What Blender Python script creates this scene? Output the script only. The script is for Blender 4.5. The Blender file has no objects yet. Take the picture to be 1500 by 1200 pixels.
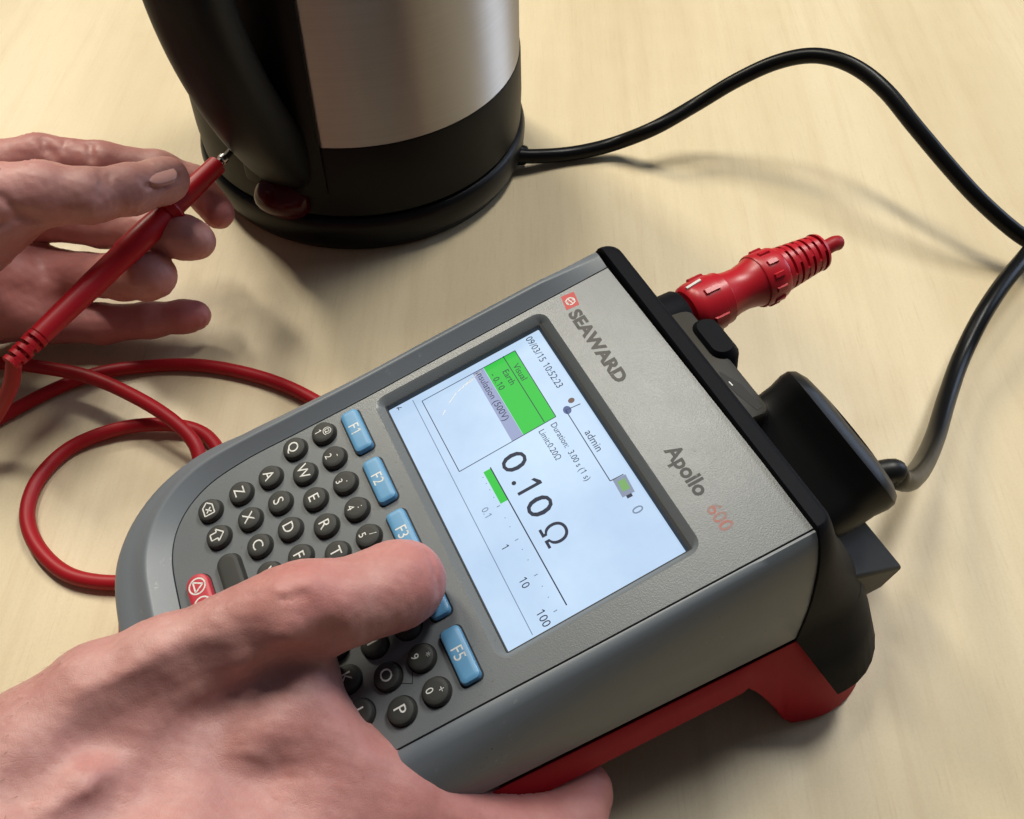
import bpy, bmesh, math, random
import numpy as np
from mathutils import Vector, Matrix, Quaternion

random.seed(4)
C = bpy.context.scene.collection
K = 0.0008                      # one modelling unit is 0.8 mm

# ------------------------------------------------------------------ camera
CAM_H = 378.0                   # units above the table
Wm = np.array([[0.99993, 0.01151, 0.0], [0.00917, -0.79681, 0.60417], [0.00696, -0.60413, -0.79686]])
cam_data = bpy.data.cameras.new('camera')
cam = bpy.data.objects.new('camera', cam_data)
C.objects.link(cam)
cam_data.sensor_width = 36.0
cam_data.lens = 36.0 * 1341 / 1500
cam_data.clip_start = 0.01
cam_data.clip_end = 60
rx, dn, fw = Wm[:, 0], Wm[:, 1], Wm[:, 2]
cam.matrix_world = Matrix(((rx[0], -dn[0], -fw[0], 0), (rx[1], -dn[1], -fw[1], 0),
                           (rx[2], -dn[2], -fw[2], CAM_H * K), (0, 0, 0, 1)))
bpy.context.scene.camera = cam

# ------------------------------------------------------------------ room light
world = bpy.data.worlds.new('World')
bpy.context.scene.world = world
world.use_nodes = True
bg = world.node_tree.nodes['Background']
bg.inputs['Color'].default_value = (0.86, 0.90, 1.0, 1)
bg.inputs['Strength'].default_value = 0.065
vs = bpy.context.scene.view_settings
vs.view_transform = 'Standard'
vs.look = 'None'
vs.exposure = 0.0
vs.gamma = 1.0


def area(name, loc, target, sx, sy, power, col):
    d = bpy.data.lights.new(name, 'AREA')
    d.shape = 'RECTANGLE'
    d.size, d.size_y, d.energy, d.color = sx, sy, power, col
    o = bpy.data.objects.new(name, d)
    C.objects.link(o)
    o.location = loc
    o.rotation_euler = (Vector(target) - Vector(loc)).to_track_quat('-Z', 'Y').to_euler()
    return o


area('ceiling_lamp', (-0.40, 0.98, 1.78), (-0.2, 0.5, 0), 0.16, 0.70, 20, (1.0, 0.96, 0.85)).rotation_euler.z = math.radians(32)
area('ceiling_lamp', (-1.20, 1.72, 1.78), (0, 0.35, 0), 0.26, 0.70, 34, (1.0, 0.92, 0.74))
area('ceiling_lamp', (0.62, 1.05, 1.78), (0.5, 0.2, 0), 0.3, 0.7, 25, (1.0, 0.98, 0.91))
area('window_light', (2.1, 1.3, 0.9), (0, 0.35, 0.1), 0.9, 1.2, 15, (0.62, 0.76, 1.0))


# ------------------------------------------------------------------ helpers


def P(px, py, z):
    """Point of the room seen at photograph pixel (px, py) at height z (units)."""
    d = Wm @ np.array([(px - 750) / 1341, (py - 600) / 1341, 1.0])
    s = (z - CAM_H) / d[2]
    return np.array([d[0] * s, d[1] * s, z])


def tag(o, label=None, cat=None, group=None, kind=None):
    for k, v in (('label', label), ('category', cat), ('group', group), ('kind', kind)):
        if v:
            o[k] = v
    return o


def empty(name, loc, rz=0.0):
    o = bpy.data.objects.new(name, None)
    C.objects.link(o)
    o.location = [c * K for c in loc]
    o.rotation_euler = (0, 0, rz)
    o.empty_display_size = 0.01
    return o


def mesh(name, verts, faces, mat, parent=None, smooth=True, angle=40):
    me = bpy.data.meshes.new(name)
    v = np.asarray(verts, dtype=float) * K
    me.from_pydata(v.tolist(), [], [list(map(int, f)) for f in faces])
    me.validate()
    bm = bmesh.new()
    bm.from_mesh(me)
    bmesh.ops.recalc_face_normals(bm, faces=bm.faces)
    if smooth:
        for f in bm.faces:
            f.smooth = True
        lim = math.radians(angle)
        for e in bm.edges:
            if len(e.link_faces) == 2 and e.calc_face_angle(0) > lim:
                e.smooth = False
    bm.to_mesh(me)
    bm.free()
    me.materials.append(mat)
    o = bpy.data.objects.new(name, me)
    C.objects.link(o)
    if parent:
        o.parent = parent
    return o


class MB:
    """collects vertices and faces"""

    def __init__(s):
        s.v, s.f = [], []

    def add(s, v, f):
        b = len(s.v)
        s.v += [tuple(p) for p in v]
        s.f += [tuple(i + b for i in q) for q in f]
        return s

    def build(s, name, mat, parent=None, **kw):
        return mesh(name, s.v, s.f, mat, parent, **kw)


def loft(rings, closed=True, cap0=False, cap1=False):
    n = len(rings[0])
    v = [p for r in rings for p in r]
    f = []
    for i in range(len(rings) - 1):
        for j in range(n if closed else n - 1):
            a, b = i * n + j, i * n + (j + 1) % n
            f.append((a, b, b + n, a + n))
    if cap0:
        f.append(tuple(range(n)))
    if cap1:
        f.append(tuple(range((len(rings) - 1) * n, len(rings) * n)))
    return v, f


def rrect(x0, x1, y0, y1, r, seg=5):
    """rounded rectangle outline, r a number or four radii (lower left, lower right, upper right, upper left)"""
    rr = [r] * 4 if not hasattr(r, '__len__') else r
    out = []
    for (cx, cy, a0, k) in ((x0, y0, 180, 0), (x1, y0, 270, 1), (x1, y1, 0, 2), (x0, y1, 90, 3)):
        q = rr[k]
        ox = cx + (q if k in (0, 3) else -q)
        oy = cy + (q if k in (0, 1) else -q)
        for i in range(seg + 1):
            a = math.radians(a0 + 90 * i / seg)
            out.append((ox + q * math.cos(a), oy + q * math.sin(a)))
    return out


def catmull(pts, n=12):
    p = [np.asarray(q, float) for q in pts]
    p = [2 * p[0] - p[1]] + p + [2 * p[-1] - p[-2]]
    out = []
    for i in range(1, len(p) - 2):
        for k in range(n):
            t = k / n
            a, b, c, d = p[i - 1], p[i], p[i + 1], p[i + 2]
            out.append(0.5 * (2 * b + (c - a) * t + (2 * a - 5 * b + 4 * c - d) * t * t + (3 * b - a - 3 * c + d) * t ** 3))
    out.append(p[-2])
    return np.array(out)


def sweep(path, rad, seg=14, cap=True):
    path = np.asarray(path, float)
    n = len(path)
    rad = np.full(n, rad) if np.isscalar(rad) else np.asarray(rad)
    T = np.gradient(path, axis=0)
    T /= np.linalg.norm(T, axis=1)[:, None]
    up = np.array([0.0, 0.0, 1.0])
    if abs(T[0] @ up) > 0.9:
        up = np.array([1.0, 0, 0])
    N = up - T[0] * (up @ T[0])
    N /= np.linalg.norm(N)
    rings = []
    for i in range(n):
        N = N - T[i] * (N @ T[i])
        N /= np.linalg.norm(N)
        B = np.cross(T[i], N)
        rings.append([path[i] + rad[i] * (math.cos(a) * N + math.sin(a) * B)
                      for a in np.linspace(0, 2 * math.pi, seg, endpoint=False)])
    return loft(rings, True, cap, cap)


def lathe(profile, origin, axis, seg=32, ref=None):
    """profile: (t along the axis, radius)"""
    ax = np.asarray(axis, float)
    ax /= np.linalg.norm(ax)
    ref = np.array([0, 0, 1.0]) if ref is None else np.asarray(ref, float)
    if abs(ref @ ax) > 0.95:
        ref = np.array([1.0, 0, 0])
    N = ref - ax * (ref @ ax)
    N /= np.linalg.norm(N)
    B = np.cross(ax, N)
    rings = [[np.asarray(origin) + ax * t + r * (math.cos(a) * N + math.sin(a) * B)
              for a in np.linspace(0, 2 * math.pi, seg, endpoint=False)] for t, r in profile]
    return loft(rings, True, profile[0][1] > 0.01, profile[-1][1] > 0.01)


# ------------------------------------------------------------------ materials
def material(name, col, rough=0.5, metal=0.0, spec=0.5, coat=0.0):
    m = bpy.data.materials.new(name)
    m.use_nodes = True
    b = m.node_tree.nodes['Principled BSDF']
    b.inputs['Base Color'].default_value = (*col, 1)
    b.inputs['Roughness'].default_value = rough
    b.inputs['Metallic'].default_value = metal
    b.inputs['Specular IOR Level'].default_value = spec
    b.inputs['Coat Weight'].default_value = coat
    return m, m.node_tree.nodes, m.node_tree.links, b


def noise(N, L, scale, detail=4, coord='Object', stretch=None, rough=0.6, rot=None):
    tc = N.new('ShaderNodeTexCoord')
    mp = N.new('ShaderNodeMapping')
    if stretch:
        mp.inputs['Scale'].default_value = stretch
    if rot:
        mp.inputs['Rotation'].default_value = rot
    nz = N.new('ShaderNodeTexNoise')
    nz.inputs['Scale'].default_value = scale
    nz.inputs['Detail'].default_value = detail
    nz.inputs['Roughness'].default_value = rough
    L.new(tc.outputs[coord], mp.inputs['Vector'])
    L.new(mp.outputs['Vector'], nz.inputs['Vector'])
    return nz.outputs['Fac']


def ramp(N, L, src, stops):
    r = N.new('ShaderNodeValToRGB')
    e = r.color_ramp.elements
    while len(e) < len(stops):
        e.new(0.5)
    for k, (p, c) in enumerate(stops):
        e[k].position = p
        e[k].color = (*c, 1) if hasattr(c, '__len__') else (c, c, c, 1)
    L.new(src, r.inputs['Fac'])
    return r.outputs['Color']


def mix(N, L, fac, a, b, mode='MIX'):
    m = N.new('ShaderNodeMix')
    m.data_type = 'RGBA'
    m.blend_type = mode
    for sock, val in ((m.inputs['Factor'], fac), (m.inputs[6], a), (m.inputs[7], b)):
        if hasattr(val, 'is_linked'):
            L.new(val, sock)
        elif hasattr(val, '__len__'):
            sock.default_value = (*val, 1)
        else:
            sock.default_value = val
    return m.outputs[2]


def bump(N, L, b, h, strength, dist):
    n = N.new('ShaderNodeBump')
    n.inputs['Strength'].default_value = strength
    n.inputs['Distance'].default_value = dist
    L.new(h, n.inputs['Height'])
    L.new(n.outputs['Normal'], b.inputs['Normal'])


def plastic(name, col, rough, grain=0.25, wear=None, spec=0.5, dist=0.00012, gscale=2600):
    m, N, L, b = material(name, col, rough, spec=spec)
    big = noise(N, L, 45, 5)
    c = mix(N, L, ramp(N, L, big, ((0.3, 0.0), (0.75, 1.0))), tuple(x * 0.98 for x in col), tuple(min(1, x * 1.02) for x in col))
    if wear:
        w = ramp(N, L, noise(N, L, 260, 6, rough=0.75), ((0.61, 0.0), (0.68, 1.0)))
        w2 = ramp(N, L, noise(N, L, 40, 3), ((0.5, 0.0), (0.66, 1.0)))
        c = mix(N, L, mix(N, L, 1.0, w, w2, 'MULTIPLY'), c, wear)
    if wear:
        s1 = ramp(N, L, noise(N, L, 700, 3), ((0.70, 0.0), (0.73, 1.0)))
        s2 = ramp(N, L, noise(N, L, 30, 3), ((0.56, 0.0), (0.66, 1.0)))
        c = mix(N, L, mix(N, L, 1.0, s1, s2, 'MULTIPLY'), c, (0.03, 0.03, 0.03))
    L.new(c, b.inputs['Base Color'])
    rr = ramp(N, L, noise(N, L, 130, 6), ((0.3, max(0.05, rough - 0.012)), (0.7, min(1, rough + 0.02))))
    L.new(rr, b.inputs['Roughness'])
    bump(N, L, b, noise(N, L, gscale, 2), grain, dist)
    return m


def wood():
    m, N, L, b = material('maple_laminate', (0.62, 0.47, 0.27), 0.42, spec=0.4)
    rot = (0, 0, math.radians(-13))
    broad = noise(N, L, 3.2, 5, stretch=(3.4, 0.40, 1), rot=rot, rough=0.55)
    fine = noise(N, L, 22, 7, stretch=(6.0, 0.30, 1), rot=rot, rough=0.66)
    pore = noise(N, L, 330, 4, stretch=(3.0, 0.13, 1), rot=rot, rough=0.7)
    c = ramp(N, L, broad, ((0.28, (0.545, 0.44, 0.275)), (0.5, (0.62, 0.515, 0.335)), (0.72, (0.675, 0.57, 0.385))))
    c = mix(N, L, ramp(N, L, fine, ((0.48, 0.0), (0.72, 0.40))), c, (0.51, 0.395, 0.24))
    c = mix(N, L, ramp(N, L, pore, ((0.57, 0.0), (0.73, 0.32))), c, (0.42, 0.31, 0.185))
    c = mix(N, L, ramp(N, L, noise(N, L, 1400, 1), ((0.30, 0.10), (0.62, 0.0))), c, (0.34, 0.26, 0.16))
    # a few small eyes in the grain
    tc = N.new('ShaderNodeTexCoord')
    mp = N.new('ShaderNodeMapping')
    mp.inputs['Rotation'].default_value = rot
    mp.inputs['Scale'].default_value = (1.0, 0.55, 1)
    vo = N.new('ShaderNodeTexVoronoi')
    vo.inputs['Scale'].default_value = 7.5
    L.new(tc.outputs['Object'], mp.inputs['Vector'])
    L.new(mp.outputs['Vector'], vo.inputs['Vector'])
    c = mix(N, L, ramp(N, L, vo.outputs['Distance'], ((0.0, 0.45), (0.08, 0.0))), c, (0.42, 0.31, 0.19))
    L.new(c, b.inputs['Base Color'])
    L.new(ramp(N, L, noise(N, L, 60, 4), ((0.3, 0.36), (0.7, 0.50))), b.inputs['Roughness'])
    bump(N, L, b, pore, 0.05, 0.0002)
    return m


def steel():
    m, N, L, b = material('brushed_steel', (0.56, 0.54, 0.51), 0.52, metal=1.0)
    br = noise(N, L, 18, 4, stretch=(1, 1, 90))
    L.new(ramp(N, L, br, ((0.3, (0.58, 0.545, 0.50)), (0.7, (0.63, 0.59, 0.55)))), b.inputs['Base Color'])
    b.inputs['Anisotropic'].default_value = 0.96
    b.inputs['Anisotropic Rotation'].default_value = 0.25
    tg = N.new('ShaderNodeTangent')
    tg.direction_type = 'RADIAL'
    tg.axis = 'Z'
    L.new(tg.outputs['Tangent'], b.inputs['Tangent'])
    return m


def skin(name):
    m, N, L, b = material(name, (0.5, 0.3, 0.22), 0.48, spec=0.45)
    at = N.new('ShaderNodeAttribute')
    at.attribute_name = 'flush'
    mott = noise(N, L, 55, 6, rough=0.7)
    blot = noise(N, L, 26, 4, rough=0.6)
    mott2 = noise(N, L, 300, 5, rough=0.7)
    c = ramp(N, L, mott, ((0.28, (0.41, 0.19, 0.17)), (0.5, (0.49, 0.255, 0.23)), (0.72, (0.56, 0.325, 0.29))))
    c = mix(N, L, ramp(N, L, blot, ((0.50, 0.0), (0.72, 0.5))), c, (0.48, 0.18, 0.165))
    c = mix(N, L, at.outputs['Fac'], c, (0.50, 0.145, 0.135))
    c = mix(N, L, ramp(N, L, mott2, ((0.45, 0.0), (0.68, 0.24))), c, (0.40, 0.165, 0.145))
    fr = ramp(N, L, noise(N, L, 520, 2), ((0.70, 0.0), (0.78, 0.4)))
    c = mix(N, L, fr, c, (0.33, 0.15, 0.10))
    L.new(c, b.inputs['Base Color'])
    b.inputs['Subsurface Weight'].default_value = 0.22
    b.inputs['Subsurface Radius'].default_value = (1.0, 0.32, 0.18)
    b.inputs['Subsurface Scale'].default_value = 0.003
    tc = N.new('ShaderNodeTexCoord')
    wob = N.new('ShaderNodeTexNoise')
    wob.inputs['Scale'].default_value = 200
    L.new(tc.outputs['Object'], wob.inputs['Vector'])
    ad = N.new('ShaderNodeVectorMath')
    ad.operation = 'MULTIPLY_ADD'
    ad.inputs[1].default_value = (0.004, 0.004, 0.004)
    L.new(wob.outputs['Color'], ad.inputs[0])
    L.new(tc.outputs['Object'], ad.inputs[2])
    hs = []
    for sc_ in (620, 1500):
        vo = N.new('ShaderNodeTexVoronoi')
        vo.feature = 'DISTANCE_TO_EDGE'
        vo.inputs['Scale'].default_value = sc_
        L.new(ad.outputs[0], vo.inputs['Vector'])
        hs.append(ramp(N, L, vo.outputs['Distance'], ((0.0, 0.0), (0.16, 1.0))))
    h = mix(N, L, 0.5, hs[0], hs[1])
    h = mix(N, L, 0.5, h, noise(N, L, 300, 7, rough=0.8))
    bump(N, L, b, h, 0.24, 0.0003)
    L.new(ramp(N, L, noise(N, L, 180, 5), ((0.3, 0.40), (0.7, 0.58))), b.inputs['Roughness'])
    return m


M_wood = wood()
M_grey = plastic('grey_case_plastic', (0.148, 0.161, 0.171), 0.30, 0.36, wear=(0.09, 0.09, 0.088))
M_rim = plastic('grey_rim_plastic', (0.148, 0.167, 0.190), 0.38, 0.18, wear=(0.33, 0.33, 0.33))
M_black = plastic('black_case_plastic', (0.007, 0.0075, 0.010), 0.55, 0.2, spec=0.06)
M_dkgrey = plastic('dark_grey_plastic', (0.012, 0.012, 0.012), 0.5, 0.2, spec=0.22)
M_housing = plastic('housing_plastic', (0.040, 0.037, 0.031), 0.5, 0.2, spec=0.3)
M_seam = material('seam_rubber', (0.008, 0.008, 0.008), 0.7)[0]
M_red = plastic('red_rubber', (0.40, 0.006, 0.018), 0.55, 0.15, spec=0.15)
M_plug = plastic('plug_black_rubber', (0.0065, 0.0065, 0.007), 0.40, 0.2, spec=0.36)
M_redplug = plastic('red_plug_plastic', (0.46, 0.008, 0.018), 0.34, 0.12)
M_redprobe = plastic('red_probe_plastic', (0.36, 0.005, 0.012), 0.40, 0.12, spec=0.35)
M_redcable = plastic('red_cable_rubber', (0.31, 0.006, 0.012), 0.46, 0.15, spec=0.3)
M_blackcable = plastic('black_cable_pvc', (0.004, 0.004, 0.0045), 0.32, 0.1, spec=0.16)
M_kettle = plastic('kettle_black_plastic', (0.0045, 0.0045, 0.0045), 0.46, 0.2, spec=0.17)
M_kettlebase = plastic('kettle_base_plastic', (0.003, 0.003, 0.0036), 0.36, 0.2, spec=0.22)
M_switch = material('red_translucent_switch', (0.05, 0.002, 0.005), 0.16, spec=0.22)[0]
M_steel = steel()
M_chrome = material('probe_tip_metal', (0.75, 0.74, 0.72), 0.18, metal=1.0)[0]
M_key = plastic('dark_key_rubber', (0.036, 0.037, 0.034), 0.6, 0.2, spec=0.35)
M_blue = plastic('blue_key_rubber', (0.105, 0.30, 0.52), 0.42, 0.15)
M_redkey = plastic('red_key_rubber', (0.48, 0.035, 0.055), 0.45, 0.15)
M_white = None
M_skin = skin('skin')
M_nail = material('nail', (0.50, 0.27, 0.25), 0.18, spec=0.5)[0]


def print_mat(name, col, base, lo, hi, scale=420):
    m, N, L, b = material(name, col, 0.5)
    f = ramp(N, L, noise(N, L, scale, 4, rough=0.7), ((lo, 0.0), (hi, 1.0)))
    L.new(mix(N, L, f, col, base), b.inputs['Base Color'])
    return m


M_white = print_mat('white_print', (0.70, 0.70, 0.67), (0.30, 0.31, 0.31), 0.55, 0.72, 520)
M_logo_dark = print_mat('worn_dark_print', (0.018, 0.018, 0.018), (0.17, 0.17, 0.17), 0.62, 0.78)
M_logo_faint = print_mat('worn_red_print', (0.36, 0.10, 0.08), (0.19, 0.185, 0.18), 0.42, 0.60)
M_logo_red = print_mat('red_print', (0.50, 0.03, 0.03), (0.30, 0.20, 0.20), 0.66, 0.8)


def emit(name, col, s, glossy=0.06):
    m, N, L, b = material(name, (0.02, 0.02, 0.02), 0.35, spec=0.08)
    b.inputs['Emission Color'].default_value = (*col, 1)
    b.inputs['Emission Strength'].default_value = s
    return m


def screen_mat():
    m, N, L, b = material('lit_display', (0.02, 0.02, 0.02), 0.32, spec=0.10)
    sm = ramp(N, L, noise(N, L, 22, 5), ((0.3, (0.48, 0.645, 0.87)), (0.7, (0.62, 0.80, 1.0))))
    sp = ramp(N, L, noise(N, L, 620, 3), ((0.72, 0.0), (0.80, 0.5)))
    L.new(mix(N, L, sp, sm, (0.72, 0.80, 0.95)), b.inputs['Emission Color'])
    b.inputs['Emission Strength'].default_value = 1.0
    return m


M_screen = screen_mat()
M_sgreen = emit('screen_green', (0.03, 0.60, 0.06), 0.95)
M_sink = emit('screen_ink', (0.03, 0.05, 0.12), 0.4)
M_sfaint = emit('screen_faint_ink', (0.22, 0.30, 0.45), 0.8)
M_slav = emit('screen_lavender', (0.36, 0.42, 0.66), 0.9)

# ------------------------------------------------------------------ table
tb = bmesh.new()
bmesh.ops.create_cube(tb, size=1.0)
bmesh.ops.scale(tb, vec=(1.8, 1.4, 0.025), verts=tb.verts)
bmesh.ops.bevel(tb, geom=list(tb.edges), offset=0.003, segments=2, affect='EDGES')
tme = bpy.data.meshes.new('table_top')
tb.to_mesh(tme)
tb.free()
tme.materials.append(M_wood)
table = bpy.data.objects.new('table_top', tme)
C.objects.link(table)
table.location = (0.05, 0.45, -0.0125)
tag(table, 'pale maple wood grain table top that everything stands on', 'table', kind='structure')

# ------------------------------------------------------------------ appliance tester
TX, TY, TILT = -73.716, 208.011, math.radians(14.2016)
YAW = math.radians(-63.90855)
dev = empty('appliance_tester', (TX, TY, 0), YAW)
tag(dev, 'grey handheld appliance tester with lit screen, keypad and red rubber base', 'tester')
ct, st = math.cos(TILT), math.sin(TILT)
Z0 = 87.551


def F(u, v, w):
    """face coordinates -> tester coordinates"""
    return (u, v * ct - w * st, Z0 + v * st + w * ct)


def toW(u, q, z):
    c, s = math.cos(YAW), math.sin(YAW)
    return np.array([TX + u * c - q * s, TY + u * s + q * c, z])


FW = -2.0                       # level of the face plate under the key tops
seam_pts = [(-6.6, 131), (-6.7, 100), (-6.8, 60), (-6.6, 20), (-7.2, -10), (-7.6, -32), (-5.0, -50), (3.0, -63), (16, -70.5),
            (35, -72.8), (60, -73.3), (85, -72.8), (104, -70.5), (116, -62.5), (122, -49), (123.5, -25), (124.5, 10), (125.8, 50), (127, 95), (128.1, 133)]
seam = catmull([(a, b, 0) for a, b in seam_pts], 8)[:, :2]
tan = np.gradient(seam, axis=0)
tan /= np.linalg.norm(tan, axis=1)[:, None]
nor = np.c_[tan[:, 1], -tan[:, 0]]
nor[np.arange(len(nor))] *= np.sign(((seam - np.array([60, 40])) * nor).sum(1))[:, None]
wide = 1 + 0.42 * np.clip((-tan[:, 1] * 0 - seam[:, 1] - 30) / 40, 0, 1)
prof = [(0.35, -4.5, 0), (0.35, FW - 0.1, 0), (1.0, FW + 0.2, 0), (5.6, 1.45, 0), (6.2, 1.8, 0), (7.0, 1.6, 0), (8.8, 0.5, 0), (10.6, None, 0.035), (12.4, None, 0.095),
        (14.1, None, 0.20), (15.5, None, 0.36), (16.5, None, 0.55), (17.1, None, 0.75), (17.4, None, 0.97), (17.2, None, 1.0)]
prof_r = prof[:2] + [(1.2, None, .012), (3.1, None, .05), (4.6, None, .095), (5.8, None, .14), (7.1, None, .195), (8.4, None, .265), (9.6, None, .345), (10.7, None, .43),
                     (12.0, None, .54), (12.8, None, .63), (13.8, None, .81), (14.5, None, .97), (14.4, None, 1.0)]
assert len(prof) == len(prof_r)
rings = []
for ia in range(len(prof)):
    ring = []
    for k in range(len(seam)):
        got = []
        for side, (d, w, fr) in enumerate((prof[ia], prof_r[ia])):
            sc_ = (wide[k] if d > 1 else 1) if side == 0 else (max(14.4, 142.4 - seam[k][0]) / 14.4 if d > 1 and nor[k][0] > .8 else 1)
            p = seam[k] + nor[k] * (d * sc_)
            wend = (60 - Z0 - p[1] * st) / ct
            if w is not None and w > FW:
                w = FW + (w - FW) * (1 - 0.75 * min(1, max(0, (p[1] - 104) / 26)))
            ww = w if w is not None else -0.6 + (wend + 0.6) * fr
            if side == 1 and ia == 2:
                ww = FW + 0.1
            got.append(np.array(F(p[0], p[1], ww)))
        t_ = min(1, max(0, (nor[k][0] - 0.1) / 0.8))
        t_ = t_ * t_ * (3 - 2 * t_)
        ring.append(got[0] * (1 - t_) + got[1] * t_)
    rings.append(ring)
v_, f_ = loft(rings, False)
mesh('case_rim', v_, f_, M_rim, dev, angle=50)

# face plate with the display window cut out
bez_o = rrect(-3.2, 115.6, 22.4, 99.4, 5, 5)
bez_i = rrect(0.2, 112.9, 25.6, 96.3, 0.6, 5)
inner = [(p[0] - n[0] * 0.3, p[1] - n[1] * 0.3) for p, n in zip(seam, nor)]
bm = bmesh.new()
edges = []
for loop in (inner, bez_o):
    vs_ = [bm.verts.new(F(a, b, FW)) for a, b in loop]
    for i in range(len(vs_)):
        edges.append(bm.edges.new((vs_[i], vs_[(i + 1) % len(vs_)])))
bmesh.ops.triangle_fill(bm, edges=edges, use_beauty=True)
bm.verts.ensure_lookup_table()
vv = [tuple(v.co) for v in bm.verts]
ff = [tuple(v.index for v in f.verts) for f in bm.faces]
n0 = len(vv)
bm.free()
b = MB().add(vv, ff)
n = len(inner)
b.add([F(p[0], p[1], FW) for p in inner] + [F(p[0] - 0.0, p[1], FW - 3) for p in inner],
      [(i, i + 1, n + i + 1, n + i) for i in range(n - 1)])
b.build('face_plate', M_grey, dev, angle=30)
v_, f_ = loft([[F(a, c, FW) for a, c in bez_o], [F(a * .985 + .86, c * .985 + .9, FW - 0.5) for a, c in bez_o], [F(a, c, -4.6) for a, c in bez_i]])
mesh('screen_bezel', v_, f_, M_grey, dev, angle=35)
g_o = rrect(0.15, 112.95, 25.55, 96.35, 0.6, 5)
v_, f_ = loft([[F(a, c, -4.5) for a, c in g_o], [F(a, c, -4.55) for a, c in rrect(0.5, 112.6, 26.0, 95.2, 0.5, 5)], [F(a, c, -9.6) for a, c in rrect(-1.0, 112.6, 26.0, 94.7, 0.5, 5)]])
mesh('screen_gasket', v_, f_, M_seam, dev)
screen = mesh('screen', [F(-4, 22, -9.4), F(118, 22, -9.4), F(118, 97, -9.4), F(-4, 97, -9.4)], [(0, 1, 2, 3)], M_screen, dev, smooth=False)
SW = -9.34


def FS(u, v, w):
    """the display lies deep: the same spots seen on the glass, moved back along the sight line they were measured on"""
    return F(u + (u - 219) * 0.0171, v + (v - 47) * 0.0171, w)


def flat(name, poly, w, mat, parent):
    G = FS if w < -5 else F
    return mesh(name, [G(a, c, w) for a, c in poly], [tuple(range(len(poly)))], mat, parent, smooth=False)


def strokes(name, lines, width, w, mat, parent):
    mb = MB()
    G = FS if w < -5 else F
    for (x0, y0, x1, y1) in lines:
        L_ = math.hypot(x1 - x0, y1 - y0)
        nx, ny = -(y1 - y0) / L_ * width / 2, (x1 - x0) / L_ * width / 2
        mb.add([G(x0 + nx, y0 + ny, w), G(x1 + nx, y1 + ny, w), G(x1 - nx, y1 - ny, w), G(x0 - nx, y0 - ny, w)], [(0, 1, 2, 3)])
    return mb.build(name, mat, parent, smooth=False)


face_M = Matrix(((1, 0, 0, 0), (0, ct, -st, 0), (0, st, ct, Z0 * K), (0, 0, 0, 1)))


def glyphs(s, size, bold):
    cu = bpy.data.curves.new('glyphs', 'FONT')
    cu.body = s
    cu.size = size * K
    cu.align_y = 'BOTTOM_BASELINE'
    cu.offset = bold * K
    cu.resolution_u = 3
    o = bpy.data.objects.new('glyphs', cu)
    me = bpy.data.meshes.new_from_object(o)
    bpy.data.objects.remove(o)
    v = [(p.co.x / K, p.co.y / K) for p in me.vertices]
    f = [tuple(p.vertices) for p in me.polygons]
    bpy.data.meshes.remove(me)
    return v, f


_adv = {}


def advance(s, size):
    if s not in _adv:
        a = max(p[0] for p in glyphs(s + 'H', 10.0, 0)[0])
        c = max(p[0] for p in glyphs('H', 10.0, 0)[0])
        _adv[s] = (a - c) / 10.0
    return _adv[s] * size


def text(name, s, x, y, size, w, mat, parent, align='LEFT', sx=1.0, bold=0.0, local=None, rot=0.0):
    mb = MB()
    cur, run = 0.0, ''
    wd = 0.085 * size + bold * 2
    for ch in s + '\0':
        if ch in '1\0':
            if run.strip():
                v, f = glyphs(run, size, bold)
                mb.add([(cur + a, c, 0) for a, c in v], f)
            if run:
                cur += advance(run, size)
            run = ''
            if ch == '1':
                a1 = 0.56 * size
                xs, hh = cur + a1 * 0.58, 0.70 * size
                mb.add([(xs - wd / 2, 0, 0), (xs + wd / 2, 0, 0), (xs + wd / 2, hh, 0), (xs - wd / 2, hh, 0)], [(0, 1, 2, 3)])
                mb.add([(xs - wd / 2, hh, 0), (xs - wd / 2, hh - wd * 1.4, 0), (xs - .20 * size, hh - .21 * size, 0), (xs - .20 * size, hh - .12 * size, 0)], [(0, 1, 2, 3)])
                cur += a1
        else:
            run += ch
    x0 = x - (cur * sx / 2 if align == 'CENTER' else 0)
    c_, s_ = math.cos(rot), math.sin(rot)
    out = []
    for a, c, _ in mb.v:
        a *= sx
        p, q = x0 + a * c_ - c * s_, y + a * s_ + c * c_
        out.append((p, q, w) if local else (FS if w < -5 else F)(p, q, w))
    return mesh(name, out, mb.f, mat, parent, smooth=False)


# what the display shows
flat('green_panel', [(6.3, 67.2), (42.3, 67.2), (42.1, 81.2), (6.3, 81.4)], SW, M_sgreen, screen)
flat('list_highlight', [(6.5, 62.4), (42.7, 62.3), (42.6, 67.1), (6.5, 67.0)], SW, M_slav, screen)
strokes('list_frame', [(6.3, 81.4, 42.2, 81.2), (42.2, 81.2, 43, 39.7), (43, 39.7, 6.4, 39.7), (6.4, 39.7, 6.3, 81.4), (6, 76.2, 41.9, 76.4)], 0.32, SW + 0.03, M_sink, screen)
strokes('name_frame', [(41.8, 85.6, 76.4, 85.3), (41.8, 85.6, 42.4, 91.6), (76.4, 85.3, 76.6, 90.6)], 0.35, SW, M_sink, screen)
flat('bar_fill', [(48.2, 47.4), (63.2, 47.4), (63.2, 50.3), (48.2, 50.3)], SW, M_sgreen, screen)
strokes('bar_line', [(47.8, 50.5, 108.6, 50.5)], 0.45, SW + 0.03, M_sink, screen)
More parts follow.
